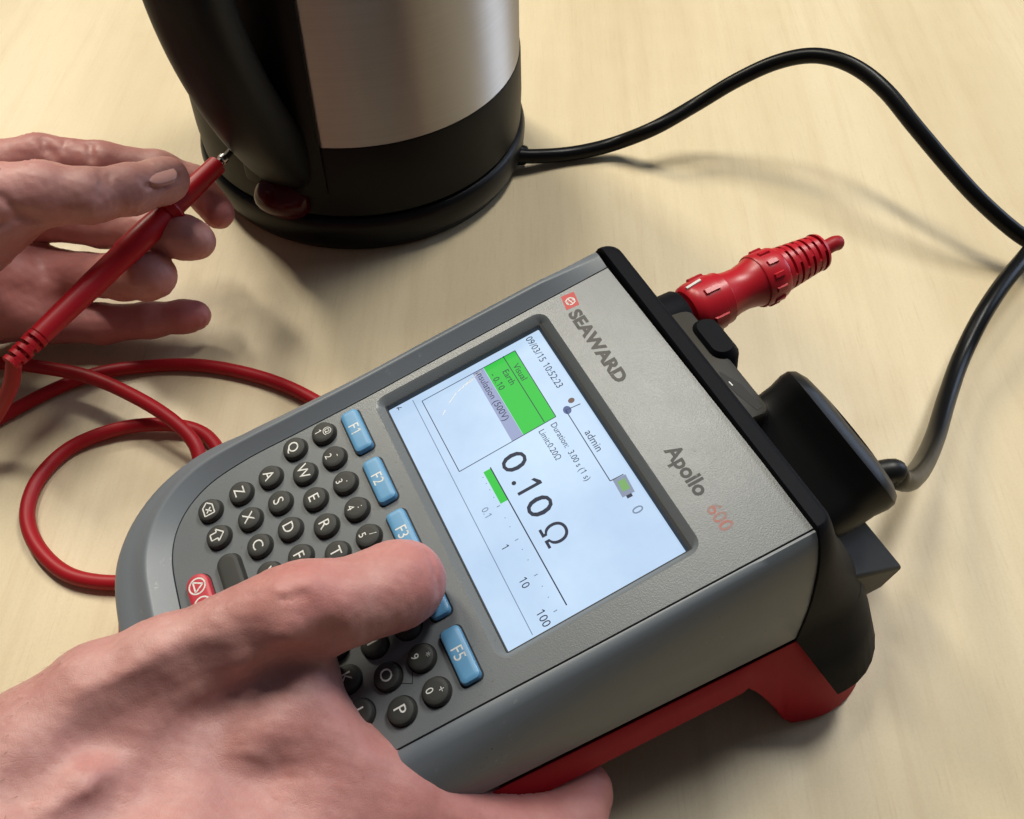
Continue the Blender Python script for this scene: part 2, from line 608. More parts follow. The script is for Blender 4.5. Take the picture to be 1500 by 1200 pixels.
strokes('bar_ticks', [(63.6, 45.6, 63.6, 47.0), (78.7, 45.6, 78.7, 47.0), (93.8, 45.6, 93.8, 47.0), (108.4, 45.6, 108.4, 47.0)]
        + [(x, 46.2, x, 46.6) for x in (50, 53, 56, 59.5, 69, 73, 83, 87.5, 98.5, 103)], 0.32, SW, M_sfaint, screen)
strokes('status_line', [(3.8, 36.6, 111.8, 35.9)], 0.3, SW, M_sfaint, screen)
TT = [('09/03/15 10:52:23', 3.6, 87.4, 3.9, 0.93, M_sink, 0), ('admin', 54.0, 86.9, 4.1, 0.95, M_sink, 0), ('Visual', 12.2, 77.4, 3.6, 0.98, M_sink, 0),
      ('Earth', 12.2, 72.7, 3.6, 0.98, M_sink, 0), ('- 0.10', 11.0, 68.0, 3.6, 0.98, M_sink, 0), ('Insulation (500V)', 6.8, 63.4, 3.7, 0.98, M_sink, 0),
      ('Duration:  3.00 s (1 s)', 44.0, 77.8, 3.3, 0.90, M_sink, 0), ('Limit:0.20\u03a9', 44.1, 72.6, 3.3, 0.90, M_sink, 0),
      ('0', 46.4, 54.5, 13.2, 1.22, M_sink, 0.02), ('.', 56.9, 54.5, 13.2, 1.0, M_sink, 0.05), ('1', 58.8, 54.5, 13.2, 1.0, M_sink, 0.05), ('0', 67.3, 54.5, 13.2, 1.22, M_sink, 0.02), ('\u03a9', 79.0, 54.5, 12.0, 0.98, M_sink, 0.02),
      ('0.1', 61.4, 40.2, 3.6, 0.95, M_sfaint, 0), ('1', 78.0, 40.2, 3.8, 0.95, M_sink, 0), ('10', 92.0, 40.2, 4.0, 0.95, M_sink, 0), ('100', 105.2, 40.2, 4.2, 0.95, M_sink, 0),
      ('0', 89.6, 86.0, 5.6, 1.0, M_sfaint, 0)]
for s_, x_, y_, h_, sx_, m_, bo_ in TT:
    text('screen_text', s_, x_, y_, h_ * 1.05, SW + 0.05, m_, screen, sx=sx_, bold=bo_)
sc_mat = material('screen_scratch', (0.75, 0.78, 0.8), 0.4)[0]
tag(strokes('scratches', [(7.2, 66.0, 8.4, 60.5), (8.4, 60.5, 10.6, 54.0), (10.8, 53.0, 13.6, 48.5), (15.5, 46.2, 17.0, 44.2), (8.9, 62.2, 9.5, 58.0), (3.6, 29.5, 4.4, 31.5), (3.4, 30.2, 5.0, 30.0)], 0.34, SW + 0.06, sc_mat, screen), kind='stuff')
# small battery and person symbols on the status bar
flat('battery_symbol', [(76.6, 86.2), (84.3, 85.8), (84.6, 90.6), (77.0, 91.2)], SW, emit('screen_grey', (0.30, 0.36, 0.50), 0.8), screen)
flat('battery_level', [(78.0, 87.3), (82.4, 87.0), (82.6, 89.9), (78.2, 90.2)], SW + 0.03, emit('screen_dull_green', (0.22, 0.50, 0.16), 0.8), screen)
flat('battery_pole', [(84.3, 87.2), (85.6, 87.1), (85.7, 89.2), (84.4, 89.3)], SW, M_sink, screen)
pm = MB()
for cx_, cy_, a_, b_ in ((39.0, 86.8, 1.9, 1.6),):
    pm.add([F(cx_ + a_ * math.cos(t), cy_ + b_ * math.sin(t), SW) for t in np.linspace(0, 2 * math.pi, 14, endpoint=False)], [tuple(range(14))])
pm.build('person_symbol', emit('screen_person', (0.10, 0.15, 0.34), 0.8), screen, smooth=False)
flat('person_head', [(39.2 + 1.15 * math.cos(t), 89.4 + 1.3 * math.sin(t)) for t in np.linspace(0, 2 * math.pi, 14, endpoint=False)], SW + 0.03, emit('screen_brown', (0.20, 0.12, 0.10), 0.8), screen)

# printed maker's mark and model line above the screen, worn
LW = FW + 0.03
flat('maker_badge', [(-4.6, 108.4), (2.6, 107.2), (3.2, 112.8), (-3.9, 114.0)], LW, M_logo_red, dev)
bl = MB()
for r_, dx in ((2.0, 0), ):
    ang = np.linspace(0, 2 * math.pi, 17)
    for i in range(16):
        a0, a1 = ang[i], ang[i + 1]
        c0 = np.array([-0.4, 110.6])
        q = [c0 + r_ * np.array([math.cos(a0), math.sin(a0)]), c0 + r_ * np.array([math.cos(a1), math.sin(a1)]),
             c0 + (r_ - .5) * np.array([math.cos(a1), math.sin(a1)]), c0 + (r_ - .5) * np.array([math.cos(a0), math.sin(a0)])]
        bl.add([F(p[0], p[1], LW + .03) for p in q], [(0, 1, 2, 3)])
for (x0, y0, x1, y1) in ((-2.1, 110.2, 1.3, 111.0), (-1.7, 111.6, 1.0, 112.2), (-1.8, 108.9, 1.1, 109.5), (-.9, 109.0, .1, 112.3)):
    bl.add([F(x0, y0 - .2, LW + .03), F(x1, y1 - .2, LW + .03), F(x1, y1 + .2, LW + .03), F(x0, y0 + .2, LW + .03)], [(0, 1, 2, 3)])
bl.build('badge_globe', M_white, dev, smooth=False)
text('maker_lettering', 'SEAWARD', 4.6, 106.9, 7.0, LW, M_logo_dark, dev, sx=1.20, bold=0.34)
text('model_lettering', 'Apollo', 77.6, 107.0, 8.0, LW, M_logo_dark, dev, sx=0.98, bold=0.26)
text('model_number', '600', 103.6, 107.2, 7.2, LW, M_logo_faint, dev, sx=0.98, bold=0.12)

# keys --------------------------------------------------------------
P_ = 12.63
th = TILT


def key_mesh(outline_fn, mat, name, crown=0.35):
    """outline_fn(inset) -> outline; stands from the plate up to w = 0.6"""
    rings = [[(a, c, FW - 0.6) for a, c in outline_fn(0)], [(a, c, -0.5) for a, c in outline_fn(0.05)], [(a, c, 0.25) for a, c in outline_fn(0.35)],
             [(a, c, 0.6) for a, c in outline_fn(0.95)], [(a, c, 0.68) for a, c in outline_fn(1.9)]]
    v, f = loft(rings, True, False, True)
    return mesh(name, v, f, mat, None, angle=28).data


def circ(r, n=28):
    return lambda i: [((r - i) * math.cos(t), (r - i) * math.sin(t)) for t in np.linspace(0, 2 * math.pi, n, endpoint=False)]


round_me = key_mesh(circ(4.75), M_key, 'key')
f_me = key_mesh(lambda i: rrect(-10.1 + i, 10.1 - i, -3.7 + i, 3.7 - i, 1.9 - i * .6, 4), M_blue, 'function_key')
space_me = key_mesh(lambda i: rrect(-13 + i, 13 - i, -4.4 + i, 4.4 - i, 4.3 - i, 6), M_key, 'space_key')
stop_me = key_mesh(lambda i: rrect(-13 + i, 13 - i, -4.5 + i, 4.5 - i, 4.4 - i, 6), M_redkey, 'stop_key')
well_me = mesh('key_well', [((5.25) * math.cos(t), (5.25) * math.sin(t), FW + 0.03) for t in np.linspace(0, 2 * math.pi, 28, endpoint=False)], [tuple(range(28))], M_seam, None, smooth=False).data
fwell_me = mesh('key_well', [(a, c, FW + 0.03) for a, c in rrect(-10.7, 10.7, -4.3, 4.3, 2.2, 4)], [tuple(range(20))], M_seam, None, smooth=False).data
swell_me = mesh('key_well', [(a, c, FW + 0.03) for a, c in rrect(-13.5, 13.5, -4.9, 4.9, 4.6, 6)], [tuple(range(28))], M_seam, None, smooth=False).data
for o in [o for o in C.objects if o.type == 'MESH' and o.parent is None and o.name.split('.')[0] in ('key', 'function_key', 'space_key', 'stop_key', 'key_well')]:
    bpy.data.objects.remove(o)


def put_key(name, me, well, u, v):
    o = bpy.data.objects.new(name, me)
    C.objects.link(o)
    o.parent = dev
    o.location = [c * K for c in F(u, v, 0)]
    o.rotation_euler = (th, 0, 0)
    w_ = bpy.data.objects.new('key_well', well)
    C.objects.link(w_)
    w_.parent = o
    return o


TOPW = 0.72
sym = {'1': '@', '2': '-', '3': '.', '4': ':', '5': '/', '9': '*', '0': '+', '6': ',', '7': '(', '8': ')'}
rows = [('1234567890', 0.0, 0.0), ('QWERTYUIOP', -0.05, -12.62), ('ASDFGHJKL', 6.37, -25.35), ('ZXCVBNM', 6.46, -38.04)]
for chars, off, vv_ in rows:
    for i, ch in enumerate(chars):
        k_ = put_key('key', round_me, well_me, off + i * P_, vv_)
        if ch.isdigit():
            text('legend', ch, -0.7, -2.9, 3.9, TOPW, M_white, k_, 'CENTER', local=True)
            text('legend', sym[ch], 0.7, 0.9, 3.7, TOPW, M_white, k_, 'CENTER', local=True)
        else:
            text('legend', ch, 0, -2.0, 6.0, TOPW, M_white, k_, 'CENTER', local=True)


def key_lines(k_, lines, width=0.5):
    mb = MB()
    for (x0, y0, x1, y1) in lines:
        L_ = math.hypot(x1 - x0, y1 - y0)
        nx, ny = -(y1 - y0) / L_ * width / 2, (x1 - x0) / L_ * width / 2
        mb.add([(x0 + nx, y0 + ny, TOPW), (x1 + nx, y1 + ny, TOPW), (x1 - nx, y1 - ny, TOPW), (x0 - nx, y0 - ny, TOPW)], [(0, 1, 2, 3)])
    return mb.build('legend', M_white, k_, smooth=False)


def poly(pts):
    return [(*pts[i], *pts[(i + 1) % len(pts)]) for i in range(len(pts))]


k_ = put_key('key', round_me, well_me, 6.83, -51.36)
key_lines(k_, poly([(-3, 0), (-1.2, 2.0), (2.6, 2.0), (2.6, -2.0), (-1.2, -2.0)]) + [(-0.4, 1, 1.6, -1), (-0.4, -1, 1.6, 1)])
k_ = put_key('key', round_me, well_me, 19.45, -51.36)
key_lines(k_, poly([(0, 2.9), (2.7, 0.2), (1.3, 0.2), (1.3, -2.4), (-1.3, -2.4), (-1.3, 0.2), (-2.7, 0.2)]))
k_ = put_key('space_key', space_me, swell_me, 41.2, -51.0)
k_ = put_key('stop_key', stop_me, swell_me, 42.8, -63.8)
ring_ = [(3.1 * math.cos(t), 3.1 * math.sin(t)) for t in np.linspace(0, 2 * math.pi, 24, endpoint=False)]
key_lines(k_, poly([(a - 7.6, c) for a, c in ring_]) + poly([(-9.8, -1.2), (-5.4, -1.2), (-7.6, 2.2)]), 0.6)
key_lines(k_, poly([(a + 0.4, c) for a, c in ring_]), 0.6)
for i in range(5):
    k_ = put_key('function_key', f_me, fwell_me, 6.76 + 25.03 * i, 12.08)
    text('legend', 'F%d' % (i + 1), -0.3, -2.2, 6.0, TOPW, M_white, k_, 'CENTER', local=True, sx=0.9)

# pressed-in guide mark between the last keys
strokes('guide_mark', [(100.3, -3.4, 107.0, -6.2), (107.0, -6.2, 103.5, -12.0)], 0.28, FW + 0.03, M_seam, dev)


# red rubber base, closed all round, flaring towards the table, arched between its feet
def base_loop(grow, seg=10):
    return rrect(-21.3 - grow, 142.3 + grow, -92 - grow, 168 + grow, (46 + grow, 46 + grow, 17 + grow, 17 + grow), seg)


def dense(loop, step=4.0):
    out = []
    for i in range(len(loop)):
        a, c = np.array(loop[i]), np.array(loop[(i + 1) % len(loop)])
        n_ = max(1, int(np.linalg.norm(c - a) / step))
        out += [a + (c - a) * t / n_ for t in range(n_)]
    return out


l0 = dense(base_loop(0))
cen = np.array([60.5, 40])


def grow_pt(p, g):
    dx = np.clip(p[0], 25, 96) if p[1] < -46 else np.clip(p[0], -4.3, 125.3)
    dy = np.clip(p[1], -46, 151)
    n_ = np.array([p[0] - dx, p[1] - dy])
    return p + n_ / max(1e-6, np.linalg.norm(n_)) * g


def sst(x, a, c):
    t = min(1, max(0, (x - a) / (c - a)))
    return t * t * (3 - 2 * t)


def zlow(p):
    if p[0] < 10 or p[0] > 110:
        return 42.0 * sst(p[1], -58, -40) * (1 - min(1, max(0, (p[1] - 109) / 24)) ** 1.25)
    return 0.0


rings = [[], [], [], [], [], [], []]
for p in l0:
    zl = zlow(p)
    zt = 57.0
    for k, (fr, ins) in enumerate(((0, 0), (0.02, 0.3), (0.5, 0), (0.96, 0), (1.0, -1.2), (1.0, -7), (0.0, -9))):
        z = zt + (zl - zt) * fr
        g = (57 - z) * 0.33 * (1 if zl > 41 or p[1] < 100 else 0.72 + 0.28 * sst(p[1], 122, 150)) + ins + 0.3
        q = grow_pt(p, g)
        rings[k].append((q[0], q[1], z))
v_, f_ = loft(rings)
mesh('rubber_base', v_, f_, M_red, dev, angle=50)
v_, f_ = loft([[(*grow_pt(p, 0.2), 60.2) for p in l0], [(*grow_pt(p, -1.0), 59.4) for p in l0], [(*grow_pt(p, -0.6), 56.9) for p in l0]])
mesh('base_seam', v_, f_, M_seam, dev)
v_, f_ = loft([[(*grow_pt(p, -2), 59.0) for p in l0], [(*grow_pt(p, -8.5), 50.0) for p in l0]], True, False, True)
mesh('case_bottom', v_, f_, M_dkgrey, dev)

# black end cap
cap_s = []
for (z, d, qb, r, qf) in ((28.5, 32.3, 178.5, 30, 146), (30, 32.8, 179.0, 30, 145), (45, 25, 174.5, 24, 137), (60, 19.2, 169, 20, 129), (75, 18.2, 161, 22, 129), (89, 17.5, 152, 20, 129),
                          (101, 15.8, 145, 16, 129), (109, 14.4, 141, 12, 129), (114.6, 12.7, 138.6, 10, 129), (118.2, 10.9, 137, 8, 129), (120.4, 9.0, 135.6, 6, 129), (121.0, 7.0, 134.6, 4.5, 129), (121.0, 4.5, 133.4, 3, 129)):
    dr = float(np.interp(z, [28.5, 30, 45, 60, 71.7, 82.2, 94.9, 104.3, 111.7, 116.7, 120.4, 121], [32.3, 32.8, 24, 15.2, 14.5, 13.5, 11.4, 9.1, 6.6, 3.9, 1.6, 0.6]))
    cap_s.append((z, -6.6 - d, 128.1 + dr, qb, r, qf))
rings = []
for (z, a, c, qb, r, qf) in cap_s:
    top = z > 100
    ring = []
    for (x, y) in rrect(a, c, qf, qb, (0.3, 0.3, min(r, qb - qf - 1), min(r, qb - qf - 1)), 8):
        ring.append((x, y, z))
    rings.append(ring)
v_, f_ = loft(rings, True, True, True)
mesh('end_cap', v_, f_, M_black, dev, angle=60)
# thin light edge where the plate ends against the cap
# socket housings on the end
mb = MB()
v_, f_ = loft([[(a, c, 60) for a, c in rrect(-6, 75, 130, 163, 8)], [(a, c, 92) for a, c in rrect(14, 76, 131, 157, 7)], [(a, c, 102) for a, c in rrect(16, 76, 131, 154.5, 5)],
               [(a, c, 104.6) for a, c in rrect(17, 75.5, 131, 153.6, 4)], [(a, c, 105.2) for a, c in rrect(18, 75, 131, 152.6, 3)]], True, True, True)
mesh('socket_housing', v_, f_, M_housing, dev, angle=50)
v_, f_ = lathe([(0, 12.5), (12, 12.5), (13.5, 11.6), (13.5, 9)], (13, 142, 93), (0, 1, 0.1), 28)
mesh('socket_collar', v_, f_, M_black, dev)
v_, f_ = loft([[(a, c, 88) for a, c in rrect(23, 49, 147, 163, 7)], [(a, c, 104) for a, c in rrect(24, 48, 147.5, 160.5, 6)], [(a, c, 107.5) for a, c in rrect(27, 45, 149, 158, 4)]], True, True, True)
mesh('socket_flap', v_, f_, M_black, dev)
mesh('contact_slot', [(51, 146.2, 105.3), (55, 145.0, 105.3), (63, 146.0, 105.3), (73, 148.6, 105.3), (72.5, 151.2, 105.3), (60, 150.3, 105.3)], [(0, 1, 2, 3, 4, 5)], M_seam, dev, smooth=False)
mesh('contact_tab', [(57, 146.4, 105.4), (59.2, 146.6, 105.4), (59.2, 147.1, 105.4), (57, 146.9, 105.4)], [(0, 1, 2, 3)], M_white, dev, smooth=False)
# tray under the mains socket
mb = MB()
mb.add([(40, 150, 74), (134.5, 150, 74), (134.5, 190, 52), (40, 190, 52), (40, 150, 30), (133, 150, 30), (133, 188, 34), (40, 188, 34)],
       [(0, 1, 2, 3), (4, 5, 6, 7), (0, 1, 5, 4), (1, 2, 6, 5), (2, 3, 7, 6), (3, 0, 4, 7)])
tray = mb.build('socket_tray', M_dkgrey, dev)
bv = tray.modifiers.new('bevel', 'BEVEL')
bv.width = 1.6 * K
bv.segments = 3

# ------------------------------------------------------------------ red test plug in the end of the tester
A0 = toW(12.5, 157, 95)
A1 = toW(9.0, 226, 100)
ax = A1 - A0
LEN = np.linalg.norm(ax)
ax /= LEN
rp = empty('test_plug', A0)
tag(rp, 'red ribbed test plug pushed into the top end of the grey tester', 'plug')
o0 = np.zeros(3)
t = LEN / 100
v_, f_ = lathe([(-9 * t, 6), (0, 6.5), (0.5, 10.2), (3 * t, 11.6), (7 * t, 12.2), (14 * t, 12.4), (20 * t, 12.3), (20.5 * t, 11.7), (26 * t, 11.5), (27 * t, 10.6), (33 * t, 9.7), (40 * t, 9.4), (47 * t, 10.2),
                (51 * t, 11.2)], o0, ax, 40)
mesh('plug_body', v_, f_, M_redplug, rp)
v_, f_ = lathe([(50.5 * t, 9), (51 * t, 11.6), (52 * t, 12.0), (66 * t, 11.6), (68 * t, 11.0), (68.5 * t, 10)], o0, ax, 40)
mesh('plug_collar', v_, f_, M_redplug, rp)
gr = MB()
N_ = np.array([0, 0, 1.0]) - ax * ax[2]
N_ /= np.linalg.norm(N_)
B_ = np.cross(ax, N_)
for k in range(12):
    a_ = 2 * math.pi * k / 12 + .2
    e_ = math.cos(a_) * N_ + math.sin(a_) * B_
    s_ = np.cross(ax, e_)
    for (t0, t1, rr_, hw) in ((55 * t, 63 * t, 11.7, 1.1), (9 * t, 19.5 * t, 12.2, 1.3)):
        if t0 < 20 * t and k % 2:
            continue
        bot = [ax * tt + e_ * rr_ + s_ * ss for tt, ss in ((t0, -hw), (t1, -hw), (t1, hw), (t0, hw))]
        top = [ax * tt + e_ * (rr_ + 1.0) + s_ * ss for tt, ss in ((t0 + .5, -hw * .8), (t1 - .5, -hw * .8), (t1 - .5, hw * .8), (t0 + .5, hw * .8))]
        gr.add(bot + top, [(4, 5, 6, 7), (0, 1, 5, 4), (1, 2, 6, 5), (2, 3, 7, 6), (3, 0, 4, 7)])
gr.build('grip_bars', M_redplug, rp)
pr_ = [(68 * t, 7.0)]
x = 69.0
for k in range(6):
    r_ = 10.2 - 0.36 * k
    pr_ += [(x * t, r_ - 3.0), (x * t + .02, r_), ((x + 3.0) * t, r_ - .1), ((x + 3.0) * t + .02, r_ - 3.0)]
    x += 5.1
pr_ += [((x - .2) * t, 5.6), ((x - .2) * t + .02, 8.6), ((x + 1.8) * t, 8.2), ((x + 2.2) * t, 3)]
v_, f_ = lathe(pr_, o0, ax, 36)
mesh('strain_relief', v_, f_, M_redplug, rp)
# webs that bridge the rings
wb = MB()
for k in range(7):
    for j in range(4):
        a_ = 2 * math.pi * (j / 4 + (k % 2) / 8) + .5
        e_ = math.cos(a_) * N_ + math.sin(a_) * B_
        s_ = np.cross(ax, e_)
        t0, t1 = (71.8 + 5.1 * (k - 1)) * t, (74.3 + 5.1 * (k - 1)) * t
        r_ = 9.9 - 0.36 * k
        pts = [ax * tt + e_ * rr_ + s_ * ss for rr_ in (r_ - 3.2, r_) for tt, ss in ((t0, -1.6), (t1, -1.6), (t1, 1.6), (t0, 1.6))]
        wb.add(pts, [(4, 5, 6, 7), (0, 1, 5, 4), (1, 2, 6, 5), (2, 3, 7, 6), (3, 0, 4, 7)])
wb.build('relief_webs', M_redplug, rp)
pth = catmull([ax * LEN * .96, ax * LEN * 1.05, ax * LEN * 1.13 + np.array([0, 0, 0.6]), ax * LEN * 1.17 + np.array([1.2, .8, -1])], 6)
v_, f_ = sweep(pth, [3.4] * (len(pth) - 3) + [3.3, 2.9, 1.7], 14)
mesh('lead_stub', v_, f_, M_redcable, rp)
e_ = math.cos(.35) * N_ - math.sin(.35) * B_
s_ = np.cross(ax, e_)
mk = MB().add([ax * tt + e_ * (11.2 + .14 * tt) + s_ * ss + e_ * hh for hh in (0, .8) for tt, ss in ((2, -.75), (9, -.75), (9, .75), (2, .75))], [(4, 5, 6, 7), (0, 1, 5, 4), (1, 2, 6, 5), (2, 3, 7, 6), (3, 0, 4, 7)])
mk.build('index_mark', M_white, rp)

# ------------------------------------------------------------------ mains plug and black cord
cord = empty('power_cord', toW(100, 165, 0))
tag(cord, 'glossy black mains cord arching over the table from the kettle to the black moulded plug', 'cord')
co = toW(100, 165, 0)
uD, qD = toW(1, 0, 0) - toW(0, 0, 0), toW(0, 1, 0) - toW(0, 0, 0)
zD = np.array([0, 0, 1.0])
nP = 0.85 * qD + 0.52 * zD
nP /= np.linalg.norm(nP)
e0 = np.cross(uD, nP)
e0 = e0 if e0[2] < 0 else -e0
ra = math.radians(20)
aP = math.cos(ra) * uD + math.sin(ra) * e0
eP = math.cos(ra) * e0 - math.sin(ra) * uD
Ac = toW(66, 146.5, 101) - co


def plug_ring(nz, inset, flare=0.0):
    return [Ac + aP * x + eP * y + nP * nz for x, y in rrect(inset, 62 - inset, inset - flare, 56 - inset + flare, (12, 12, 12, 12), 8)]


rings = [plug_ring(-6, 1), plug_ring(2, 0.2), plug_ring(8, 0), plug_ring(14, 0.0, 1.2), plug_ring(19, -.6, 4.0), plug_ring(22, -.2, 6.0), plug_ring(24.5, 1.5, 6.0), plug_ring(26.5, 5, 3.5), plug_ring(28, 12, 0)]
v_, f_ = loft(rings, True, True, True)
mesh('mains_plug', v_, f_, M_plug, cord, angle=50)
# raised oval and arrow mark on the back of the plug
mbp = MB()
cP = Ac + aP * 31 + eP * 14 + nP * 27.2
for (a_, c_, rr1) in ((15, 8, 1), ):
    outer = [cP + aP * a_ * math.cos(t_) + eP * c_ * math.sin(t_) for t_ in np.linspace(0, 2 * math.pi, 32, endpoint=False)]
    innr = [cP + aP * (a_ - 1) * math.cos(t_) + eP * (c_ - 1) * math.sin(t_) for t_ in np.linspace(0, 2 * math.pi, 32, endpoint=False)]
    mbp.add(*loft([[p - nP for p in outer], [p + nP * .5 for p in outer], [p + nP * .5 for p in innr], [p - nP for p in innr]]))
mbp.build('plug_emblem', M_plug, cord)
cable_top = [Ac + aP * 46 + eP * 22 + nP * 14 + co, P(1304, 690, 83), P(1318, 702, 77), P(1334, 702, 66), P(1352, 680, 48), P(1370, 640, 32), P(1388, 580, 22), P(1410, 520, 20), P(1445, 452, 26), P(1492, 388, 26), P(1560, 320, 18), P(1660, 300, 8), P(1740, 330, 5),
             P(1745, 400, 5), P(1690, 420, 5), P(1600, 400, 8), P(1540, 368, 16), P(1495, 345, 21), P(1440, 298, 33), P(1395, 250, 44), P(1340, 185, 58), P(1300, 136, 67), P(1262, 104, 71), P(1222, 86, 72), P(1180, 82, 69), P(1130, 94, 61), P(1075, 120, 48),
             P(1020, 153, 33), P(960, 187, 24), P(905, 209, 10), P(860, 221, 6), P(820, 227, 6), P(780, 229, 9), P(750, 228, 12)]
pth = catmull([p - co for p in cable_top], 10)
v_, f_ = sweep(pth, 4.6, 16)
mesh('cable', v_, f_, M_blackcable, cord)
pth = catmull([Ac + aP * 46 + eP * 22 + nP * 14, P(1304, 690, 83) - co, P(1312, 697, 80) - co], 6)
v_, f_ = sweep(pth, np.linspace(5.0, 4.75, len(pth)), 16)
mesh('strain_relief', v_, f_, M_plug, cord)

# ------------------------------------------------------------------ kettle
KX, KY = -97.0, 502.0
kb = empty('round_stand', (KX, KY, 0))
tag(kb, 'round black power base on the table under the steel kettle', 'kettle base')
v_, f_ = lathe([(0, 90), (0.4, 97), (2, 99), (10, 102.6), (20, 103.2), (24, 102.2), (26, 100), (26.4, 96), (24, 90)], (0, 0, 0), (0, 0, 1), 96)
mesh('base_ring', v_, f_, M_kettlebase, kb)
v_, f_ = lathe([(0, 7), (5, 6), (6, 5)], (99, -17, 9), (1, -0.12, -.05), 18)
mesh('cord_socket', v_, f_, M_kettlebase, kb)

ke = empty('kettle', (KX, KY, 26))
tag(ke, 'brushed steel electric kettle with black handle and black plastic lower band', 'kettle')
v_, f_ = lathe([(1.5, 88), (1.5, 98), (2.5, 100.3), (20, 100.6), (46.8, 99.7), (47.7, 99.3), (47.8, 97.5)], (0, 0, 0), (0, 0, 1), 96)
mesh('lower_band', v_, f_, M_kettle, ke)
v_, f_ = lathe([(47.4, 98.2), (48.0, 99.0), (90, 97.9), (140, 96), (190, 93), (230, 89.5), (231, 84)], (0, 0, 0), (0, 0, 1), 128)
mesh('steel_body', v_, f_, M_steel, ke)
v_, f_ = lathe([(228, 90), (234, 91), (242, 88), (246, 78), (248, 40), (249, 16), (256, 14), (262, 16), (266, 13), (267, 4)], (0, 0, 0), (0, 0, 1), 64)
mesh('lid', v_, f_, M_kettle, ke)
PH = math.radians(252)
rd, tn = np.array([math.cos(PH), math.sin(PH), 0]), np.array([-math.sin(PH), math.cos(PH), 0])
# black mounting strip on the steel
rings = []
for z, rr_ in ((18, 101.5), (50, 101.2), (90, 99.9), (140, 98), (190, 95), (222, 92)):
    hw = 25.5 / rr_
    row = [(rr_ - 5, -hw), (rr_ + .2, -hw), (rr_ + 1.2, -hw + .02), (rr_ + 1.6, -hw / 2), (rr_ + 1.6, 0), (rr_ + 1.6, hw / 2), (rr_ + 1.2, hw - .02), (rr_ + .2, hw), (rr_ - 5, hw)]
    rings.append([(r2 * math.cos(PH + a_), r2 * math.sin(PH + a_), z) for r2, a_ in row])
v_, f_ = loft(rings, True, True, True)
mesh('handle_strip', v_, f_, M_kettle, ke, angle=50)
# handle: rounded section swept in the radial plane (r, height above the table, thickness, width)
hp = [(86, 44, 10, 18), (95, 58, 13, 19), (104, 75, 14, 19.5), (115, 97, 14.5, 19.5), (125, 122, 14.5, 19), (133, 150, 14.5, 18.5), (137, 178, 14.5, 18), (136, 205, 14, 18),
      (127, 228, 14, 18), (116, 244, 14, 18), (100, 252, 13, 18), (82, 250, 11, 18)]
hc = catmull([(a_, z_, 0) for a_, z_, _, _ in hp], 6)
ht = catmull([(t_, w_, 0) for _, _, t_, w_ in hp], 6)
tg_ = np.gradient(hc, axis=0)
tg_ /= np.linalg.norm(tg_, axis=1)[:, None]
rings = []
for c_, t_, g_ in zip(hc, ht, tg_):
    nn = np.array([g_[1], -g_[0]])       # outward in the (r, z) plane
    ring = []
    for a_ in np.linspace(0, 2 * math.pi, 28, endpoint=False):
        ca, sa = math.cos(a_), math.sin(a_)
        ex = 0.72
        x_, y_ = abs(ca) ** ex * np.sign(ca) * t_[0], abs(sa) ** ex * np.sign(sa) * t_[1]
        r2, z2 = c_[0] + nn[0] * x_, c_[1] + nn[1] * x_
        ring.append(rd * r2 + tn * y_ + np.array([0, 0, z2 - 26]))
    rings.append(ring)
v_, f_ = loft(rings, True, True, True)
mesh('handle', v_, f_, M_kettle, ke, angle=70)
# red glassy switch at the foot of the handle
PS = math.radians(250)
rs, ts = np.array([math.cos(PS), math.sin(PS), 0]), np.array([-math.sin(PS), math.cos(PS), 0])
sax = rs * .72 - np.array([0, 0, .69])
sup = np.cross(ts, sax)
rings = []
for (t_, sc_) in ((-6, .86), (0, .97), (5, 1.0), (9, .97), (12.5, .86), (15.2, .66), (16.8, .4), (17.4, .12)):
    rings.append([rs * 97 + np.array([0, 0, 13]) + sax * t_ * .9 + ts * 17 * sc_ * math.cos(a_) + sup * 13.5 * sc_ * math.sin(a_)
                  for a_ in np.linspace(0, 2 * math.pi, 36, endpoint=False)])
v_, f_ = loft(rings, True, True, True)
mesh('switch', v_, f_, M_switch, ke, angle=50)

# ------------------------------------------------------------------ test probe and its red lead
T0, T1 = P(312, 247, 74), P(46, 503, 62)
pa = T1 - T0
PL = np.linalg.norm(pa)
pa /= PL
pb = empty('test_probe', T0)
tag(pb, 'slim red test probe touching the kettle foot, its red lead looped on the table', 'probe')
t = PL / 100
v_, f_ = lathe([(-3 * t, 4.2), (-2.6 * t, 4.9), (12 * t, 5.3), (24 * t, 5.5), (25 * t, 5.5), (38 * t, 6.4), (52 * t, 6.5), (52.6 * t, 6.0), (70 * t, 5.8), (96 * t, 4.9), (97 * t, 3.6)], o0, pa, 32)
mesh('probe_body', v_, f_, M_redprobe, pb)
v_, f_ = lathe([(24.6 * t, 6), (24.8 * t, 8.2), (25.3 * t, 8.8), (26.3 * t, 9.0), (27.6 * t, 7.8), (29 * t, 6.5)], o0, pa, 32)
mesh('finger_guard', v_, f_, M_redprobe, pb)
v_, f_ = lathe([(-2 * t, 2.1), (-11.5 * t, 2.0), (-12.3 * t, 1.3), (-12.6 * t, 0.2)], o0, pa, 20)
mesh('probe_tip', v_, f_, M_chrome, pb)
v_, f_ = lathe([(-5.4 * t, 2.7), (-5.4 * t, 2.7), (-7.2 * t, 2.7), (-7.2 * t, 2.0)], o0, pa, 20)
mesh('tip_collar', v_, f_, M_chrome, pb)
pr_ = []
x = 96.5
for k in range(5):
    r_ = 5.0 - .2 * k
    pr_ += [(x * t, r_ - 2.0), (x * t + .02, r_), ((x + 1.7) * t, r_), ((x + 1.7) * t + .02, r_ - 2.0)]
    x += 3.0
v_, f_ = lathe(pr_, o0, pa, 24)
